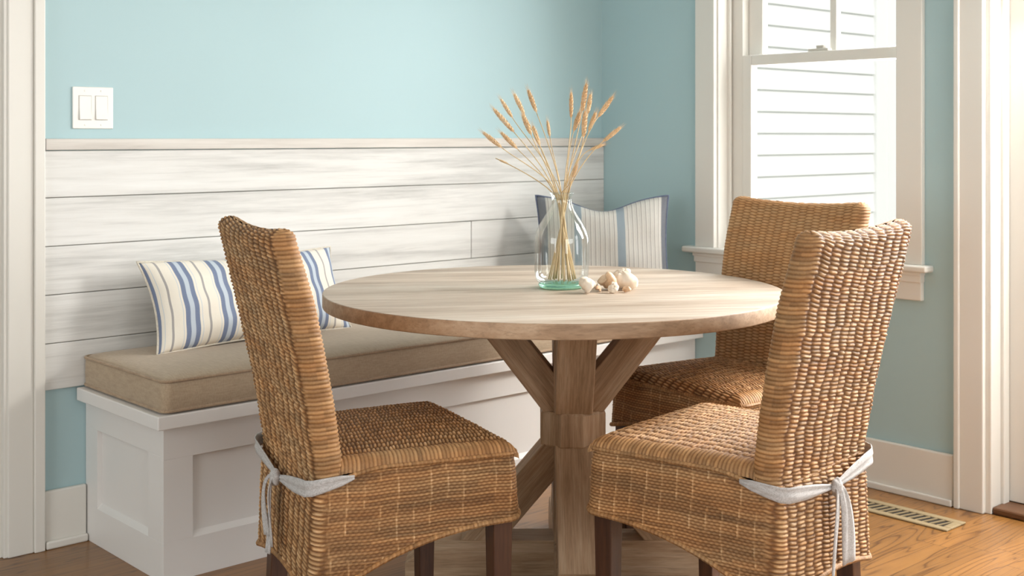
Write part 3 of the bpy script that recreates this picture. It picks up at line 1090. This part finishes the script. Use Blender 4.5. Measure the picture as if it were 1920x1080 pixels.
def bez(p0, p1, p2, p3, n=14):
    p0, p1, p2, p3 = map(Vector, (p0, p1, p2, p3))
    return [((1 - t) ** 3) * p0 + 3 * (1 - t) ** 2 * t * p1 + 3 * (1 - t) * t * t * p2 + t ** 3 * p3 for t in [i / n for i in range(n + 1)]]


def add_ribbon(root, tails):
    bm = bmesh.new()
    yb = -.2245
    for sx in (1, -1):
        pts = [(sx * .2195, -.135, .462), (sx * .2195, -.16, .458), (sx * .2165, -.195, .452), (sx * .209, -.215, .447), (sx * .190, yb, .443)]
        pts += [(sx * x, yb - .001, z) for x, z in ((.155, .439), (.12, .434), (.085, .430), (.05, .426), (.02, .422), (.004, .421))]
        w_ = [.008, .020, .027, .030, .031, .031, .029, .025, .019, .013, .010]
        strip(bm, pts, w_, [(0, 0, 1)] * len(pts))
    mesh_obj('ribbon_band', bm, M['ribbon'], root, smooth=True)
    bm = bmesh.new()
    bmesh.ops.create_uvsphere(bm, u_segments=20, v_segments=14, radius=1)
    for v in bm.verts:
        x, y, z = v.co
        k = 1 + .10 * math.sin(6 * math.atan2(z, x) + 2 * y)
        v.co = (x * .016 * k, y * .011 - .232, z * .018 * k + .420)
    mesh_obj('ribbon_knot', bm, M['ribbon'], root, smooth=True)
    for pts, w0, w1, wd in tails:
        bm = bmesh.new()
        P = bez(*pts)
        n = len(P)
        strip(bm, P, [w0 + (w1 - w0) * min(1, i / n * 1.3) for i in range(n)], [wd] * n)
        mesh_obj('ribbon_tail', bm, M['ribbon'], root, smooth=True)


def copy_part(o, parent):
    c_ = o.copy()
    COL.objects.link(c_)
    c_.parent = parent
    return c_


chairA = make_chair('wicker_chair')
base_parts = [o for o in COL.objects if o.parent == chairA]


def place(root, r, f, angle):
    a = math.radians(angle)
    d = AX * math.sin(a) + BX * math.cos(a)
    p = rf(r, f) - d * YF
    root.location = (p.x, p.y, 0)
    root.rotation_euler = (0, 0, math.atan2(d.y, d.x) - math.pi / 2)


chairB = empty('wicker_chair')
chairC = empty('wicker_chair')
for ch in (chairB, chairC):
    for o in base_parts:
        copy_part(o, ch)
place(chairA, -.088, 2.722, 64.0)
place(chairB, .306, 2.738, -50.5)
place(chairC, .405, 3.12, -126.9)
G = 'wicker dining chairs around the round table'
tag(chairA, 'woven seagrass skirted chair in front of the bench cushion, facing right', 'chair', G)
tag(chairB, 'woven seagrass skirted chair with its back to the viewer beside the floor vent', 'chair', G)
tag(chairC, 'woven seagrass skirted chair standing in front of the window', 'chair', G)
yk = -.237
add_ribbon(chairA, [(((-.004, yk, .425), (-.014, yk - .006, .38), (-.022, yk + .002, .32), (-.010, yk - .008, .262)), .010, .018, (1, .2, 0)),
                    (((.003, yk, .42), (.012, yk - .02, .40), (.030, yk - .012, .35), (.014, yk - .006, .285)), .012, .026, (1, -.2, 0)),
                    (((-.006, yk, .425), (-.030, yk - .02, .41), (-.030, yk - .012, .35), (-.006, yk - .01, .30)), .010, .02, (1, .3, 0))])
add_ribbon(chairB, [(((-.006, yk, .42), (-.012, yk - .006, .37), (-.030, yk - .002, .30), (-.052, yk - .008, .20)), .026, .014, (1, .25, 0)),
                    (((.006, yk, .42), (.018, yk - .010, .39), (.030, yk - .008, .33), (.034, yk - .006, .262)), .020, .052, (1, -.1, 0))])
add_ribbon(chairC, [(((-.006, yk, .42), (-.012, yk - .006, .37), (-.026, yk - .002, .32), (-.036, yk - .008, .25)), .016, .022, (1, .2, 0)),
                    (((.006, yk, .42), (.014, yk - .008, .38), (.022, yk - .004, .33), (.03, yk - .006, .27)), .016, .026, (1, -.1, 0))])

# ------------------------------------------------------------------ vase
ZT = .730
VC = rf(.128, 3.17)
vase = empty('glass_vase', (VC.x, VC.y, ZT))
tag(vase, 'clear glass bottle vase with a green tinted base on the table', 'vase')
bm = bmesh.new()
prof = [(.054, .012), (.062, .016), (.0675, .026), (.070, .045), (.0705, .09), (.0700, .128), (.0655, .146), (.0560, .166), (.0445, .184), (.034, .200), (.0275, .214), (.0255, .226), (.0262, .236), (.0300, .2415), (.0315, .244), (.0300, .2465), (.0262, .2440), (.0230, .236), (.0225, .226)]
lathe(bm, prof, 64)
mesh_obj('glass_body', bm, M['vase'], vase, smooth=True)
bm = bmesh.new()
lathe(bm, [(0, .0008), (.050, .0008), (.057, .003), (.0605, .009), (.058, .0135), (.05, .0145), (.02, .0175), (0, .0185)], 64)
mesh_obj('glass_base', bm, M['vase_base'], vase, smooth=True)

# ------------------------------------------------------------------ dried grasses
# each: base and tip of the seed head as (px, py) seen from the camera's standpoint turned into a point at its own distance
FPX = 2304.0


def at(px, py, f):
    q = rf((px - 960) / FPX * f, f)
    q.z = CAM.z - (py - 256) / FPX * f
    return q


heads = [
    ((941, 277), (908, 250), 3.10, 1.0, 'dried grass stem bending furthest left, seed head lowest on that side'),
    ((970, 279), (941, 250), 3.22, 1.0, 'dried grass stem second lowest on the left, just inside the lowest'),
    ((964, 248), (927, 206), 3.14, 1.1, 'dried grass stem with a long seed head at mid height on the left'),
    ((961, 221), (941, 189), 3.26, .9, 'dried grass stem with a thin seed head above the long left one'),
    ((983, 214), (965, 178), 3.18, 1.0, 'dried grass stem rising left, second of the two tallest on the left'),
    ((1006, 211), (991, 171), 3.10, 1.0, 'dried grass stem rising left, tallest and most upright on the left'),
    ((996, 253), (981, 217), 3.05, 1.1, 'dried grass stem with seed head just under the two tallest left ones'),
    ((1012, 273), (1000, 239), 3.24, 1.0, 'dried grass stem whose seed head overlaps the shiplap cap rail, left of the gap'),
    ((1031, 257), (1027, 230), 3.30, .7, 'dried grass stem with a small seed head alone in the middle gap'),
    ((1071, 221), (1071, 176), 3.22, .9, 'dried grass stem with a slim upright seed head left of the tallest one'),
    ((1091, 210), (1099, 160), 3.12, 1.2, 'dried grass stem with the tallest seed head of the whole bunch'),
    ((1076, 246), (1086, 214), 3.08, 1.1, 'dried grass stem with a dark seed head below the slim upright one'),
    ((1102, 214), (1107, 180), 3.24, 1.0, 'dried grass stem tucked behind the tallest seed head'),
    ((1121, 220), (1147, 184), 3.14, 1.1, 'dried grass stem leaning right with its seed head high and wide'),
    ((1104, 246), (1116, 214), 3.20, 1.0, 'dried grass stem between the tallest and the high right seed head'),
    ((1130, 266), (1162, 240), 3.16, 1.0, 'dried grass stem bending furthest right over the teal corner'),
    ((1094, 258), (1097, 212), 3.05, 1.2, 'dried grass stem with a long seed head directly below the tallest'),
    ((1106, 281), (1127, 273), 3.18, .7, 'dried grass stem with a small seed head lying nearly flat on the right'),
    ((1073, 334), (1080, 314), 3.04, .8, 'dried grass stem with a short pale seed head low above the vase neck'),
    ((934, 299), (948, 305), 3.20, .35, 'dried grass stem with a tiny leaf bud, lowest on the left'),
]
rs = random.Random(11)
NECK = Vector((VC.x, VC.y, ZT + .222))
for i, (b0, t0, f, th, lab) in enumerate(heads):
    pb, pt = at(*b0, f), at(*t0, f)
    side = (pb - NECK); side.z = 0
    sn = side.normalized() if side.length > .01 else Vector((0, 0, 0))
    # foot of the stem on the vase floor, across from its head, inside the glass
    an = rs.uniform(-.6, .6)
    dirn = Matrix.Rotation(an, 3, 'Z') @ (-sn)
    foot_p = Vector((VC.x, VC.y, ZT + .021)) + dirn * rs.uniform(.018, .043)
    nk = NECK + sn * .006 + Vector((rs.uniform(-.010, .010), rs.uniform(-.010, .010), 0))
    # foot stays the origin
    root = empty('dried_grass_stem', foot_p)
    tag(root, lab, 'dried grass', 'dried grass stems in the glass vase')
    pts = []
    n1 = 8
    for k in range(n1):
        t = k / n1
        pts.append(foot_p.lerp(nk, t))
    # curve from the neck out to the seed head base
    up_ = (nk - foot_p).normalized()
    L = (pb - nk).length
    hd = (pt - pb).normalized()
    c1 = nk + (up_ * .35 + Vector((0, 0, .65))).normalized() * L * .22 + (pb - nk) * .12
    c2 = pb - hd * L * .25
    n2 = 14
    for k in range(n2 + 1):
        t = k / n2
        pts.append((1 - t) ** 3 * nk + 3 * (1 - t) ** 2 * t * c1 + 3 * (1 - t) * t * t * c2 + t ** 3 * pb)
    loc = [p_ - foot_p for p_ in pts]
    bm = bmesh.new()
    tube(bm, loc, [.0019 - .0009 * k / len(loc) for k in range(len(loc))], 6)
    mesh_obj('stem', bm, M['stem'], root, smooth=True)
    # seed head: overlapping husks in a spiral plus fine awns
    bm = bmesh.new()
    HL = (pt - pb).length
    q = hd.to_track_quat('Z', 'Y').to_matrix()
    o0 = pb - foot_p
    nh = int(24 + 26 * min(th, 1.1))
    for k in range(nh):
        t = k / nh
        a = k * 2.39996
        env = math.sin(math.pi * min(1, .12 + .86 * t)) ** .6
        rad = .0042 * th * env
        ctr = Vector((math.cos(a) * rad * .6, math.sin(a) * rad * .6, t * HL * .96))
        out = Vector((math.cos(a), math.sin(a), 0))
        tip = ctr + out * rad * .85 + Vector((0, 0, .0105))
        sd = out.cross(Vector((0, 0, 1))) * (.0022 * max(th, .6))
        th_ = out * .0013
        vs = [ctr - sd * .4, ctr + sd * .4, (ctr + tip) / 2 + sd + th_, tip, (ctr + tip) / 2 - sd + th_, (ctr + tip) / 2 - th_]
        vv_ = [bm.verts.new(o0 + q @ v_) for v_ in vs]
        bm.faces.new((vv_[0], vv_[1], vv_[2], vv_[4])); bm.faces.new((vv_[4], vv_[2], vv_[3]))
        bm.faces.new((vv_[0], vv_[4], vv_[5])); bm.faces.new((vv_[1], vv_[5], vv_[2])); bm.faces.new((vv_[2], vv_[5], vv_[3])); bm.faces.new((vv_[4], vv_[3], vv_[5])); bm.faces.new((vv_[0], vv_[5], vv_[1]))
        if th > .6:
            aw = tip + out * (.002 + .003 * ((k * 7) % 5) / 5) + Vector((0, 0, .007 + .013 * t))
            s2 = sd * .17
            a0 = [bm.verts.new(o0 + q @ v_) for v_ in (tip - s2, tip + s2, aw)]
            bm.faces.new(a0)
    tube(bm, [o0 + q @ Vector((0, 0, -.002)), o0 + q @ Vector((0, 0, HL * .9))], [.0012, .0006], 5)
    mesh_obj('seed_head', bm, M['head'], root)


# ------------------------------------------------------------------ shells
def spiral_shell(name, size, turns, ribs, mat, label, r, f, rot, zoff=0, flat=.8, bumps=.08):
    """coiled shell: a tube that grows along a logarithmic spiral"""
    bm = bmesh.new()
    n, sg = 110, 20
    rings = []
    for i in range(n):
        t = i / (n - 1)
        g = math.exp(1.75 * (t - 1) * turns * .55)
        a = t * turns * 2 * math.pi
        rc = .46 * g
        tr_ = .50 * g * (1 + bumps * math.sin(ribs * a))
        cx_, cy_ = rc * math.cos(a), rc * math.sin(a)
        cz_ = (1 - g) * .62
        ring = []
        for k in range(sg):
            b_ = 2 * math.pi * k / sg
            rr = tr_ * (1 + .05 * math.sin(5 * b_))
            ring.append(bm.verts.new(((cx_ + rr * math.cos(b_) * math.cos(a)), (cy_ + rr * math.cos(b_) * math.sin(a)), (cz_ + rr * math.sin(b_)) * flat)))
        rings.append(ring)
    for a_, b_ in zip(rings, rings[1:]):
        for k in range(sg):
            l = (k + 1) % sg
            bm.faces.new((a_[k], a_[l], b_[l], b_[k]))
    bm.faces.new(rings[0][::-1])
    # mouth turned inwards
    c_ = sum((v.co for v in rings[-1]), Vector()) / sg
    inner = [bm.verts.new(c_ + (v.co - c_) * .6 - Vector((0, 0, .05))) for v in rings[-1]]
    for k in range(sg):
        l = (k + 1) % sg
        bm.faces.new((rings[-1][k], rings[-1][l], inner[l], inner[k]))
    bm.faces.new(inner)
    mt = Matrix.Rotation(rot[2], 4, 'Z') @ Matrix.Rotation(rot[1], 4, 'Y') @ Matrix.Rotation(rot[0], 4, 'X') @ Matrix.Scale(size, 4)
    bmesh.ops.transform(bm, matrix=mt, verts=bm.verts[:])
    zmin = min(v.co.z for v in bm.verts)
    bmesh.ops.translate(bm, vec=(0, 0, -zmin), verts=bm.verts[:])
    p_ = rf(r, f, ZT + .0004 + zoff)
    o = mesh_obj(name, bm, mat, smooth=True, loc=p_)
    tag(o, label, 'seashell', 'seashells beside the vase')
    return o


spiral_shell('seashell', .036, 2.6, 9, M['shell'], 'round cream and tan seashell closest to the glass vase', .188, 3.07, (.5, .3, .6), flat=.95)
spiral_shell('seashell', .050, 2.4, 7, M['shell'], 'large pale domed seashell at the right end of the cluster', .288, 3.15, (-.3, .2, 2.2), flat=.9)
spiral_shell('seashell', .038, 3.0, 11, M['shell2'], 'brown topped seashell leaning on the large pale one', .240, 3.115, (.9, -.2, 1.2), flat=1.0)
spiral_shell('seashell', .022, 2.5, 8, M['shell'], 'small bright seashell in front of the brown topped one', .250, 3.06, (.2, .9, 3.9), flat=.95)
spiral_shell('seashell', .013, 2.5, 8, M['shell2'], 'tiny tan seashell lying flat between the two clusters', .217, 3.085, (1.3, .2, .3), flat=.8)
spiral_shell('seashell', .014, 2.5, 8, M['shell'], 'tiny white seashell behind the flat tan one', .214, 3.15, (.3, .2, 5.1), flat=.9)
spiral_shell('seashell', .015, 2.5, 6, M['shell2'], 'small tan seashell at the front of the large pale one', .285, 3.07, (1.0, .2, 2.1), flat=.8)

# ------------------------------------------------------------------ light switch
sw = empty('light_switch', (-2.060, 0, 1.200))
tag(sw, 'white double rocker light switch on the teal wall', 'switch')
boxes('wall_plate', [(-.0585, .0585, -.006, -.0, -.0585, .0585)], M['plastic'], sw, bevel=.003, seg=3)
for cx_ in (-.0235, .0235):
    boxes('rocker_frame', [(cx_ - .0185, cx_ + .0185, -.0072, -.004, -.0345, .0345)], M['rock'], sw, bevel=.0008)
    bm = bmesh.new()
    prism(bm, [(-.006, -.0325), (-.0115, -.0325), (-.008, .0), (-.0078, .0325), (-.006, .0325)], (cx_, 0, 0), (0, 1, 0), (1, 0, 0), .0168)
    mesh_obj('rocker', bm, M['plastic'], sw, bevel=.001)
    for zz in (-.0475, .0475):
        bm = bmesh.new()
        bmesh.ops.create_cone(bm, cap_ends=True, segments=16, radius1=.0032, radius2=.0026, depth=.0015, matrix=Matrix.Translation((cx_, -.0066, zz)) @ Matrix.Rotation(math.pi / 2, 4, 'X'))
        mesh_obj('screw', bm, M['plastic'], sw)

# ------------------------------------------------------------------ floor vent
vx0, vx1, vy0, vy1 = -.252, -.140, -1.585, -1.235
vt = empty('floor_vent', ((vx0 + vx1) / 2, (vy0 + vy1) / 2, 0))
tag(vt, 'cream metal heating register set in the oak floor by the baseboard', 'vent')
hx_, hy_ = (vx1 - vx0) / 2, (vy1 - vy0) / 2
boxes('vent_frame', [(-hx_, -hx_ + .026, -hy_, hy_, 0, .006), (hx_ - .026, hx_, -hy_, hy_, 0, .006), (-hx_ + .026, hx_ - .026, -hy_, -hy_ + .026, 0, .006), (-hx_ + .026, hx_ - .026, hy_ - .026, hy_, 0, .006)],
      M['vent'], vt, bevel=.003)
boxes('vent_dark_sheet', [(-hx_ + .02, hx_ - .02, -hy_ + .02, hy_ - .02, .0004, .0016)], M['dark'], vt)  # flat dark sheet, shade of the duct painted in under the louvers
nsl = 13
for k in range(nsl):
    yy = -hy_ + .026 + (k + .5) * (2 * hy_ - .052) / nsl
    bm = bmesh.new()
    box(bm, -hx_ + .026, hx_ - .026, yy - .0024, yy + .0024, .0018, .005, rot=Matrix.Rotation(math.radians(-14), 4, 'Z'), piv=Vector((0, yy, .003)))
    mesh_obj('louver', bm, M['vent'], vt)

# ------------------------------------------------------------------ camera
cam = bpy.data.cameras.new('camera')
co = bpy.data.objects.new('camera', cam)
COL.objects.link(co)
co.location = CAM
co.rotation_euler = (math.pi / 2, 0, -math.atan2(.6719, .7407))
cam.sensor_width = 36
cam.lens = 2304 / 1920 * 36
cam.shift_y = -(540 - 256) / 1920
cam.clip_start = .05
cam.dof.use_dof = True
cam.dof.focus_distance = 2.75
cam.dof.aperture_fstop = 7.0
S.camera = co


# ------------------------------------------------------------------ light
def area(name, loc, target, sx, sy, power, col):
    l = bpy.data.lights.new(name, 'AREA')
    l.shape = 'RECTANGLE'
    l.size, l.size_y = sx, sy
    l.energy = power
    l.color = col
    o = bpy.data.objects.new(name, l)
    COL.objects.link(o)
    o.location = loc
    d = Vector(target) - Vector(loc)
    o.rotation_euler = d.to_track_quat('-Z', 'Y').to_euler()
    return o


FILL_TINT = (.97, .99, 1.0)
area('daylight_window', (.22, -.93, 1.45), (-1, -.93, 1.3), .68, 1.3, 31, (.97, .99, 1))
area('daylight_door', (.25, -2.04, 1.3), (-1, -2.1, .3), .56, 1.5, 85, (1, .98, .95))
area('fill_door_floor', (.16, -2.04, 1.75), (-.45, -1.85, 0), .54, .4, 42, (1, .96, .90))  # extra lamp added to brighten the floor near the door
area('fill_right', (.25, -4.1, 1.3), (-1.5, -3.4, 1.0), 1.6, 1.6, 55, (1, .99, .98))  # added fill lamp behind the added window on the right wall
area('fill_rear', (-2.55, YS - .15, 1.3), (-2.0, 0, 1.1), 3.2, 1.7, 88, FILL_TINT)  # added frontal fill lamp from behind the camera

area('fill_left', (XW + .05, -1.9, 1.35), (0, -1.2, .9), 1.8, 1.5, 48, (.97, .99, 1))  # added fill lamp from the left, brightens bench end and chair backs

sun = bpy.data.lights.new('sun', 'SUN')
sun.energy = 2.6
sun.angle = math.radians(1.0)
sun.color = (1, .97, .92)
so = bpy.data.objects.new('sun', sun)
COL.objects.link(so)
so.rotation_euler = Vector((.3, .7, -.62)).to_track_quat('-Z', 'Y').to_euler()

wd = bpy.data.worlds.new('sky')
S.world = wd
wd.use_nodes = True
bg = wd.node_tree.nodes['Background']
bg.inputs[0].default_value = (.93, .97, 1.0, 1)
bg.inputs[1].default_value = 1.1

S.view_settings.view_transform = 'Standard'
S.view_settings.look = 'None'
S.view_settings.gamma = 1
S.view_settings.use_curve_mapping = False
S.view_settings.exposure = -0.22
S.cycles.use_denoising = True
S.cycles.max_bounces = 10
S.cycles.diffuse_bounces = 5
S.cycles.transparent_max_bounces = 16
S.cycles.sample_clamp_indirect = 6.0
